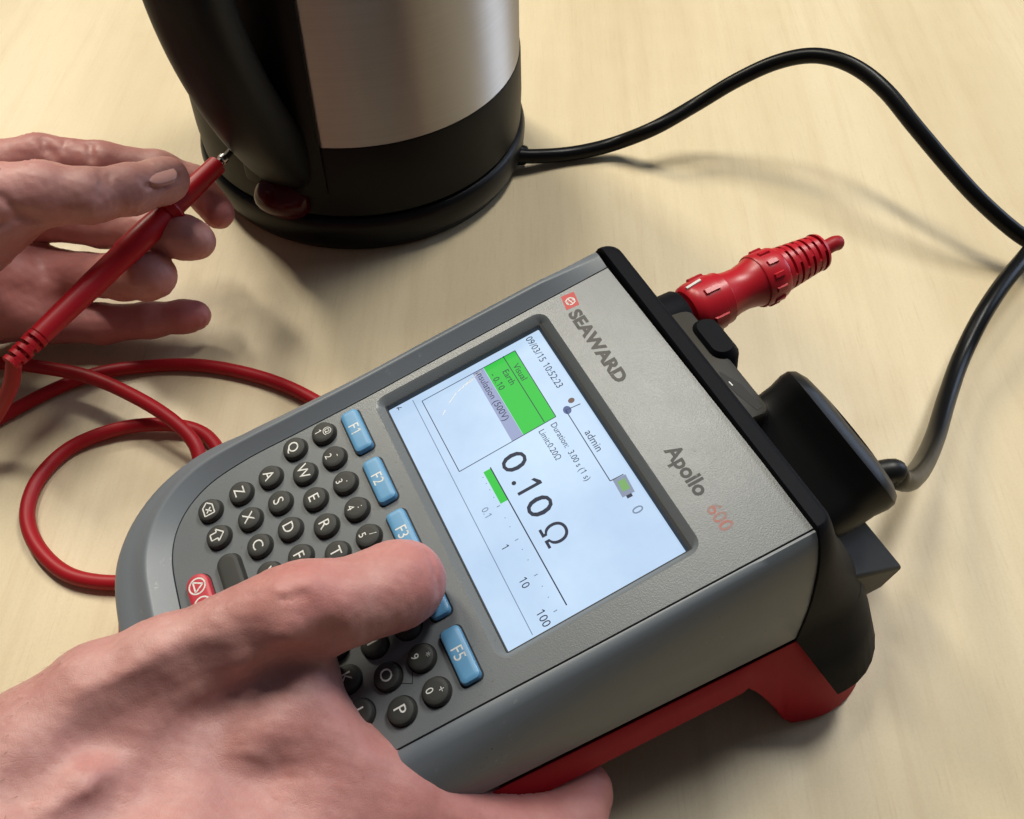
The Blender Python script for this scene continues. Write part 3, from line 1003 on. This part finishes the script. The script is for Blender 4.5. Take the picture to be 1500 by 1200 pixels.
mesh('strain_relief', v_, f_, M_redprobe, pb)
wb = MB()
Np = np.array([0, 0, 1.0]) - pa * pa[2]
Np /= np.linalg.norm(Np)
Bp = np.cross(pa, Np)
for k in range(4):
    for j in range(2):
        a_ = math.pi * j + (math.pi / 2 if k % 2 else 0) + .5
        e_ = math.cos(a_) * Np + math.sin(a_) * Bp
        s_ = np.cross(pa, e_)
        t0, t1 = (98.2 + 3 * k) * t, (99.5 + 3 * k) * t
        wb.add([pa * tt + e_ * rr_ + s_ * ss for rr_ in (2.8, 4.8 - .2 * k) for tt, ss in ((t0, -1.6), (t1, -1.6), (t1, 1.6), (t0, 1.6))],
               [(4, 5, 6, 7), (0, 1, 5, 4), (1, 2, 6, 5), (2, 3, 7, 6), (3, 0, 4, 7)])
wb.build('relief_webs', M_redprobe, pb)
R_ = 3.5
lead = [T0 + pa * PL * 1.08, P(12, 575, 44), P(-30, 640, 18), P(-110, 720, 5), P(-210, 740, R_), P(-260, 680, R_), P(-190, 640, R_), P(-80, 655, R_), P(0, 612, R_), P(70, 575, R_ + 1), P(140, 548, R_ + 1), P(220, 536, R_), P(300, 536, R_), P(380, 552, R_), P(445, 578, R_), P(495, 612, R_), P(520, 660, R_),
        P(480, 720, R_), P(380, 800, R_), P(290, 840, R_), P(210, 852, R_), P(140, 852, R_), P(90, 836, R_), P(52, 796, R_), P(40, 750, R_), P(58, 700, R_), P(105, 655, R_), P(175, 628, R_ + 1), P(240, 622, R_ + 2), P(292, 632, R_ + 1), P(320, 660, R_), P(332, 700, R_),
        P(325, 740, R_), P(305, 735, R_), P(296, 690, R_ + 4), P(285, 650, R_ + 9), P(250, 614, R_ + 14), P(195, 580, R_ + 16), P(130, 552, R_ + 15), P(60, 538, R_ + 12), P(0, 532, R_ + 10), P(-80, 540, R_ + 6), P(-200, 580, R_)]
pth = catmull([p - T0 for p in lead], 8)
v_, f_ = sweep(pth, R_, 14)
mesh('lead', v_, f_, M_redcable, pb)


# ------------------------------------------------------------------ hands (implicit surfaces turned into one continuous mesh each)
def surface_nets(Fd, origin, h):
    s = Fd < 0
    nx, ny, nz = Fd.shape
    cnt = np.zeros((nx - 1, ny - 1, nz - 1), np.int8)
    for dx in (0, 1):
        for dy in (0, 1):
            for dz in (0, 1):
                cnt += s[dx:nx - 1 + dx, dy:ny - 1 + dy, dz:nz - 1 + dz]
    act = (cnt > 0) & (cnt < 8)
    ijk = np.argwhere(act)
    idx = np.full(act.shape, -1, np.int64)
    idx[act] = np.arange(len(ijk))
    acc = np.zeros((len(ijk), 3))
    num = np.zeros(len(ijk))
    cor = [(a, c, d) for a in (0, 1) for c in (0, 1) for d in (0, 1)]
    for i in range(8):
        for j in range(i + 1, 8):
            a, c = np.array(cor[i]), np.array(cor[j])
            if np.abs(a - c).sum() != 1:
                continue
            pa_, pc_ = ijk + a, ijk + c
            fa, fc = Fd[pa_[:, 0], pa_[:, 1], pa_[:, 2]], Fd[pc_[:, 0], pc_[:, 1], pc_[:, 2]]
            m = (fa < 0) != (fc < 0)
            tt = np.where(m, fa / np.where(fa - fc == 0, 1, fa - fc), 0)[:, None]
            acc += np.where(m[:, None], pa_ + (c - a) * tt, 0)
            num += m
    V = acc / num[:, None] * h + origin
    Q = []
    for axis in range(3):
        sl0 = [slice(None)] * 3
        sl1 = [slice(None)] * 3
        sl0[axis], sl1[axis] = slice(0, -1), slice(1, None)
        ch = s[tuple(sl0)] != s[tuple(sl1)]
        o1, o2 = [k for k in range(3) if k != axis]
        e = np.argwhere(ch)
        e = e[(e[:, o1] > 0) & (e[:, o2] > 0) & (e[:, o1] < Fd.shape[o1] - 1) & (e[:, o2] < Fd.shape[o2] - 1)]
        d1, d2 = np.zeros(3, int), np.zeros(3, int)
        d1[o1], d2[o2] = 1, 1
        q = [idx[tuple((e - a).T)] for a in (d1 + d2, d2, 0 * d1, d1)]
        Q.append(np.stack(q, 1))
    Q = np.concatenate(Q)
    return V, Q[(Q >= 0).all(1)]


def cone_d(X, a, b_, ra_, rb_):
    ab = b_ - a
    t_ = np.clip(((X - a) @ ab) / (ab @ ab), 0, 1)
    d = np.linalg.norm(X - a - t_[..., None] * ab, axis=-1)
    return d - (ra_ + (rb_ - ra_) * t_)


def smin(a, c, k):
    h_ = np.clip(0.5 + 0.5 * (c - a) / k, 0, 1)
    return c + (a - c) * h_ - k * h_ * (1 - h_)


def make_hand(name, chains, lo, hi, h, marks, flush, keep=None, smooth=2):
    """chains: list of (k_in_chain, k_to_palm, [(x,y,z,r)...]); the first chain is the palm"""
    lo, hi = np.array(lo, float), np.array(hi, float)
    ax_ = [np.arange(lo[k], hi[k], h) for k in range(3)]
    X = np.stack(np.meshgrid(*ax_, indexing='ij'), -1).astype(np.float32)
    shape = X.shape[:3]
    ds = []
    for (kin, kp, segs) in chains:
        D = np.full(shape, 60.0, np.float32)
        for (p0, p1) in segs:
            a, c = np.array(p0[:3]), np.array(p1[:3])
            m_ = max(p0[3], p1[3]) + 14
            i0 = [max(0, int((min(a[k], c[k]) - m_ - lo[k]) / h)) for k in range(3)]
            i1 = [min(shape[k], int((max(a[k], c[k]) + m_ - lo[k]) / h) + 2) for k in range(3)]
            if any(i1[k] <= i0[k] for k in range(3)):
                continue
            sl = tuple(slice(i0[k], i1[k]) for k in range(3))
            d = cone_d(X[sl], a.astype(np.float32), c.astype(np.float32), p0[3], p1[3])
            D[sl] = smin(D[sl], d, kin)
        ds.append((D, kp))
    tot = ds[0][0]
    fin = None
    for D, kp in ds[1:]:
        j = smin(ds[0][0], D, kp)
        fin = j if fin is None else smin(fin, j, 1.2)
    tot = fin if fin is not None else tot
    def touch(px, py):
        d = Wm @ np.array([(px - 750) / 1341, (py - 600) / 1341, 1.0])
        sx_ = np.arange(120.0, 700.0, 0.6)
        q = np.array([0, 0, CAM_H]) + d * sx_[:, None]
        g = np.round((q - lo) / h).astype(int)
        ok = ((g >= 0) & (g < np.array(shape))).all(1)
        g, q = g[ok], q[ok]
        hit = np.nonzero(tot[g[:, 0], g[:, 1], g[:, 2]] < 0)[0]
        return q[hit[0]] if len(hit) else None

    base_marks = []
    for (amp, sig, pts) in marks:
        pts = [touch(*p) for p in pts]
        base_marks.append((amp, sig, [p for p in pts if p is not None]))
    for (amp, sig, pts) in base_marks:           # tendons, veins (+) and creases (-)
        for a, c in zip(pts[:-1], pts[1:]):
            m_ = sig * 3
            i0 = [max(0, int((min(a[k], c[k]) - m_ - lo[k]) / h)) for k in range(3)]
            i1 = [min(shape[k], int((max(a[k], c[k]) + m_ - lo[k]) / h) + 2) for k in range(3)]
            if any(i1[k] <= i0[k] for k in range(3)):
                continue
            sl = tuple(slice(i0[k], i1[k]) for k in range(3))
            d = cone_d(X[sl], a.astype(np.float32), c.astype(np.float32), 0, 0)
            tot[sl] -= amp * np.exp(-(d / sig) ** 2)
    V, Q = surface_nets(tot, lo, h)
    # tangential-free light smoothing
    if smooth:
        e = np.concatenate([Q[:, [0, 1]], Q[:, [1, 2]], Q[:, [2, 3]], Q[:, [3, 0]]])
        for it in range(smooth):
            acc = np.zeros_like(V)
            n_ = np.zeros(len(V))
            np.add.at(acc, e[:, 0], V[e[:, 1]])
            np.add.at(acc, e[:, 1], V[e[:, 0]])
            np.add.at(n_, e[:, 0], 1)
            np.add.at(n_, e[:, 1], 1)
            V = V * .5 + acc / np.maximum(n_, 1)[:, None] * .5
    rng = np.random.default_rng(3)
    wob = np.zeros(len(V))
    for fq, am in ((0.05, 0.14), (0.12, 0.09), (0.3, 0.06)):
        for _ in range(5):
            k_ = rng.normal(size=3)
            k_ *= fq * 2 * math.pi / np.linalg.norm(k_)
            wob += am * np.sin(V @ k_ + rng.uniform(0, 6.28)) / 2.2
    Vn = np.cross(V[Q[:, 2]] - V[Q[:, 0]], V[Q[:, 3]] - V[Q[:, 1]])
    nv = np.zeros_like(V)
    for q_ in range(4):
        np.add.at(nv, Q[:, q_], Vn)
    nv /= np.linalg.norm(nv, axis=1)[:, None] + 1e-9
    V = V + nv * wob[:, None]
    base = V.mean(0) * np.array([1, 1, 0])
    me = bpy.data.meshes.new(name)
    me.from_pydata(((V - base) * K).tolist(), [], Q.tolist())
    bm_ = bmesh.new()
    bm_.from_mesh(me)
    bmesh.ops.recalc_face_normals(bm_, faces=bm_.faces)
    for f in bm_.faces:
        f.smooth = True
    bm_.to_mesh(me)
    bm_.free()
    fl = np.zeros(len(V))
    for (p, rad, amt) in flush:
        fl = np.maximum(fl, amt * np.exp(-(np.linalg.norm(V - np.array(p), axis=1) / rad) ** 2))
    at = me.attributes.new('flush', 'FLOAT', 'POINT')
    at.data.foreach_set('value', fl.astype(np.float32))
    me.materials.append(M_skin)
    o = bpy.data.objects.new(name, me)
    C.objects.link(o)
    o.location = base * K
    return o, base


def chain(*pts):
    q = [(*P(a, c, z), r) for a, c, z, r in pts]
    return list(zip(q[:-1], q[1:]))


def mk_nail(name, parent, base, pos, along, normal, L_, W_, bend=.55):
    al = np.array(along, float)
    al /= np.linalg.norm(al)
    nn = np.array(normal, float)
    nn -= al * (nn @ al)
    nn /= np.linalg.norm(nn)
    si = np.cross(al, nn)
    rings = []
    for (sc_, hh) in ((1.0, -1.6), (1.0, -.25), (.95, .0), (.6, .16), (.2, .22)):
        ring = []
        for a_ in np.linspace(0, 2 * math.pi, 28, endpoint=False):
            x_ = abs(math.cos(a_)) ** .7 * np.sign(math.cos(a_)) * L_ / 2 * sc_
            y_ = abs(math.sin(a_)) ** .7 * np.sign(math.sin(a_)) * W_ / 2 * sc_
            ring.append(np.array(pos) - base + al * x_ + si * y_ + nn * (hh - bend * (y_ / (W_ / 2)) ** 2 * W_ * .25 - .12 * (x_ / (L_ / 2)) ** 2))
        rings.append(ring)
    v, f = loft(rings, True, False, True)
    return mesh(name, v, f, M_nail, parent, angle=70)


# left hand, pinching the probe
palm = chain((-330, 400, 60, 30), (-190, 385, 62, 28), (-90, 330, 66, 24), (-20, 262, 78, 16)) + chain((-190, 390, 56, 28), (-90, 410, 44, 22), (0, 432, 30, 15)) \
    + chain((-150, 370, 78, 26), (-60, 345, 90, 20), (-10, 310, 98, 18)) + chain((-90, 400, 46, 22), (20, 405, 34, 15), (70, 425, 28, 12)) + chain((-120, 440, 36, 22), (-20, 455, 26, 16), (60, 462, 21, 12))
left = [(6, 1, palm),
        (5, 9, chain((-40, 330, 96, 19), (10, 296, 104, 16.2), (62, 284, 105, 14), (128, 287, 101, 12), (190, 278, 95, 11.2), (236, 266, 89, 10.4), (248, 262, 88, 9.4))),
        (4, 7, chain((-20, 250, 80, 14), (60, 232, 82, 11.8), (150, 240, 80, 10.6), (232, 250, 73, 9.8), (285, 270, 62, 9.4), (320, 312, 53, 8.4))),
        (4, 6, chain((-10, 320, 56, 14), (70, 322, 50, 11), (150, 332, 52, 10.8), (215, 338, 58, 10.8), (270, 348, 60, 10.8), (287, 352, 60, 9.8))),
        (4, 6, chain((-10, 380, 40, 13), (60, 392, 31, 12.0), (130, 403, 34, 11.2), (180, 405, 43, 12.0), (215, 404, 49, 12.0), (227, 403, 50, 10.8))),
        (4, 6, chain((-10, 455, 22, 13), (70, 470, 17, 11.6), (150, 475, 15, 10.4), (220, 469, 17, 9.2), (270, 464, 18, 8.4), (288, 462, 18, 7.6)))]
fl = [(P(60, 430, 30), 60, .55), (P(100, 390, 45), 50, .45), (P(160, 470, 17), 50, .5), (P(60, 250, 80), 60, .45), (P(252, 260, 85), 14, .35), (P(322, 312, 52), 18, .85), (P(290, 352, 54), 16, .8), (P(240, 404, 44), 16, .8), (P(292, 461, 26), 20, .85), (P(130, 225, 78), 30, .6), (P(30, 300, 95), 40, .25)]
mk_ = [(-1.4, 1.6, [(146, 250), (150, 270), (148, 290)]), (-1.1, 1.5, [(158, 258), (160, 285)]), (-0.5, 1.3, [(136, 262), (138, 285)]), (-1.8, 2.4, [(0, 330), (25, 318), (55, 322)]), (-1.4, 2.0, [(0, 288), (20, 306), (48, 318)]),
       (-1.6, 2.2, [(62, 206), (68, 218), (78, 226)]), (-1.6, 2.2, [(132, 213), (134, 232)]), (-0.8, 1.5, [(95, 206), (92, 222)]), (1.6, 6, [(236, 246), (256, 240)]), (-0.9, 1.4, [(204, 262), (214, 274), (240, 272), (262, 258)])]
lh, lb = make_hand('hand', left, (-420, 215, -6), (-140, 400, 122), 1.05, mk_, fl)
tag(lh, 'left hand pinching the red test probe between thumb and fingers', 'hand')
mk_nail('thumbnail', lh, lb, P(233, 252, 100.0), P(262, 250, 92) - P(200, 266, 97), np.array([.05, .0, .95]), 15.5, 13)

# right hand, thumb on the blue key, fingers round the case
palm = chain((-260, 1420, 80, 44), (-80, 1300, 82, 40), (60, 1215, 84, 33), (200, 1165, 82, 28)) + chain((-60, 1330, 74, 42), (200, 1265, 72, 38), (400, 1220, 64, 30), (470, 1240, 54, 24)) \
    + chain((80, 1205, 84, 30), (260, 1125, 82, 25), (380, 1078, 80, 20), (440, 1080, 76, 16)) + chain((330, 1010, 88, 15), (430, 992, 86, 12.5), (424, 1050, 78, 14), (468, 1116, 68, 17), (548, 1184, 60, 18))
right = [(8, 1, palm),
         (6, 13, chain((-40, 1185, 90, 22), (70, 1100, 97, 19.5), (150, 1030, 101, 17.5), (250, 982, 105, 16), (350, 940, 109, 14.8), (405, 911, 112, 14.2), (448, 894, 113, 14.4), (490, 889, 111, 13.2), (550, 868, 107, 12.6), (586, 855, 104, 13.0), (596, 852, 102, 12.4))),
         (6, 12, chain((430, 1180, 66, 26), (565, 1175, 60, 20), (640, 1203, 52, 16.3), (710, 1226, 44, 14.8), (780, 1228, 37, 13.5), (832, 1204, 30, 12.5), (852, 1160, 28, 11.5)))]
fl = [(P(612, 850, 103), 22, .6), (P(450, 880, 120), 18, .5), (P(700, 1200, 60), 60, .5), (P(860, 1160, 30), 30, .5), (P(300, 1080, 110), 60, .12), (P(560, 1120, 80), 36, .35)]
mk_ = [(-3.8, 8.5, [(40, 1165), (140, 1090), (225, 1035), (300, 992), (365, 955)]), (2.6, 7.0, [(20, 1210), (120, 1135), (220, 1070), (300, 1024), (360, 988), (420, 940)]),
       (-4.6, 11.0, [(160, 1180), (230, 1110), (310, 1050), (390, 1000), (470, 955)]), (3.5, 10.0, [(380, 1060), (430, 1040), (480, 1060), (530, 1110)]), (2.5, 7.0, [(150, 1125), (185, 1125)]),
       (-3.5, 9.0, [(170, 1190), (220, 1160)]), (-2.5, 9.0, [(330, 1130), (400, 1150), (430, 1180)]), (1.4, 6.0, [(415, 862), (450, 852)]), (-0.6, 1.2, [(402, 856), (416, 878), (424, 902)]), (-0.75, 1.3, [(418, 850), (431, 874), (440, 900)]), (-0.6, 1.2, [(428, 848), (441, 872), (449, 896)]),
       (-0.5, 1.2, [(440, 850), (451, 872), (459, 894)]), (-0.45, 1.2, [(388, 864), (402, 886), (410, 908)]), (-0.4, 1.3, [(470, 850), (478, 872)]), (-0.4, 1.3, [(300, 905), (315, 925), (330, 950)]), (-0.35, 1.2, [(325, 895), (338, 915), (352, 940)]), (-0.8, 1.6, [(480, 1000), (498, 1030), (505, 1050)]), (-0.6, 1.4, [(470, 1015), (490, 1040)]), (0.9, 2.2, [(60, 1190), (130, 1160), (190, 1120), (262, 1096), (300, 1060)]), (0.8, 2.0, [(262, 1096), (330, 1090), (400, 1120)]), (0.8, 2.2, [(120, 1010), (180, 990), (240, 950)]), (-0.7, 1.3, [(625, 812), (636, 838), (642, 866)])]
rh, rb = make_hand('hand', right, (-260, 20, 2), (60, 240, 142), 1.15, mk_, fl)
tag(rh, 'right hand gripping the tester, its thumb pressing a blue function key', 'hand')

# short fine hairs on the wrist and back of the hand
me_ = rh.data
co_ = np.empty(len(me_.vertices) * 3)
me_.vertices.foreach_get('co', co_)
co_ = co_.reshape(-1, 3) / K
no_ = np.empty(len(me_.vertices) * 3)
me_.vertices.foreach_get('normal', no_)
no_ = no_.reshape(-1, 3)
wp = co_ + rb
ok_ = np.nonzero((no_[:, 2] > 0.25) & (wp[:, 0] < -132))[0]
rg = np.random.default_rng(8)
hb = MB()
for i_ in rg.choice(ok_, 420, replace=False):
    p0, n0_ = co_[i_], no_[i_]
    d0 = np.array([-.35, -.85, 0]) + rg.normal(size=3) * .25
    d0 -= n0_ * (d0 @ n0_)
    d0 /= np.linalg.norm(d0)
    L_ = rg.uniform(2.5, 5.5)
    s0 = np.cross(d0, n0_) * 0.05
    a_, b_2, c_2 = p0, p0 + d0 * L_ * .5 + n0_ * .9, p0 + d0 * L_ + n0_ * .7
    hb.add([a_ - s0, a_ + s0, b_2 + s0 * .8, b_2 - s0 * .8, c_2], [(0, 1, 2, 3), (3, 2, 4)])
tag(hb.build('hair', material('hair_brown', (0.20, 0.11, 0.06), 0.5)[0], rh), kind='stuff')
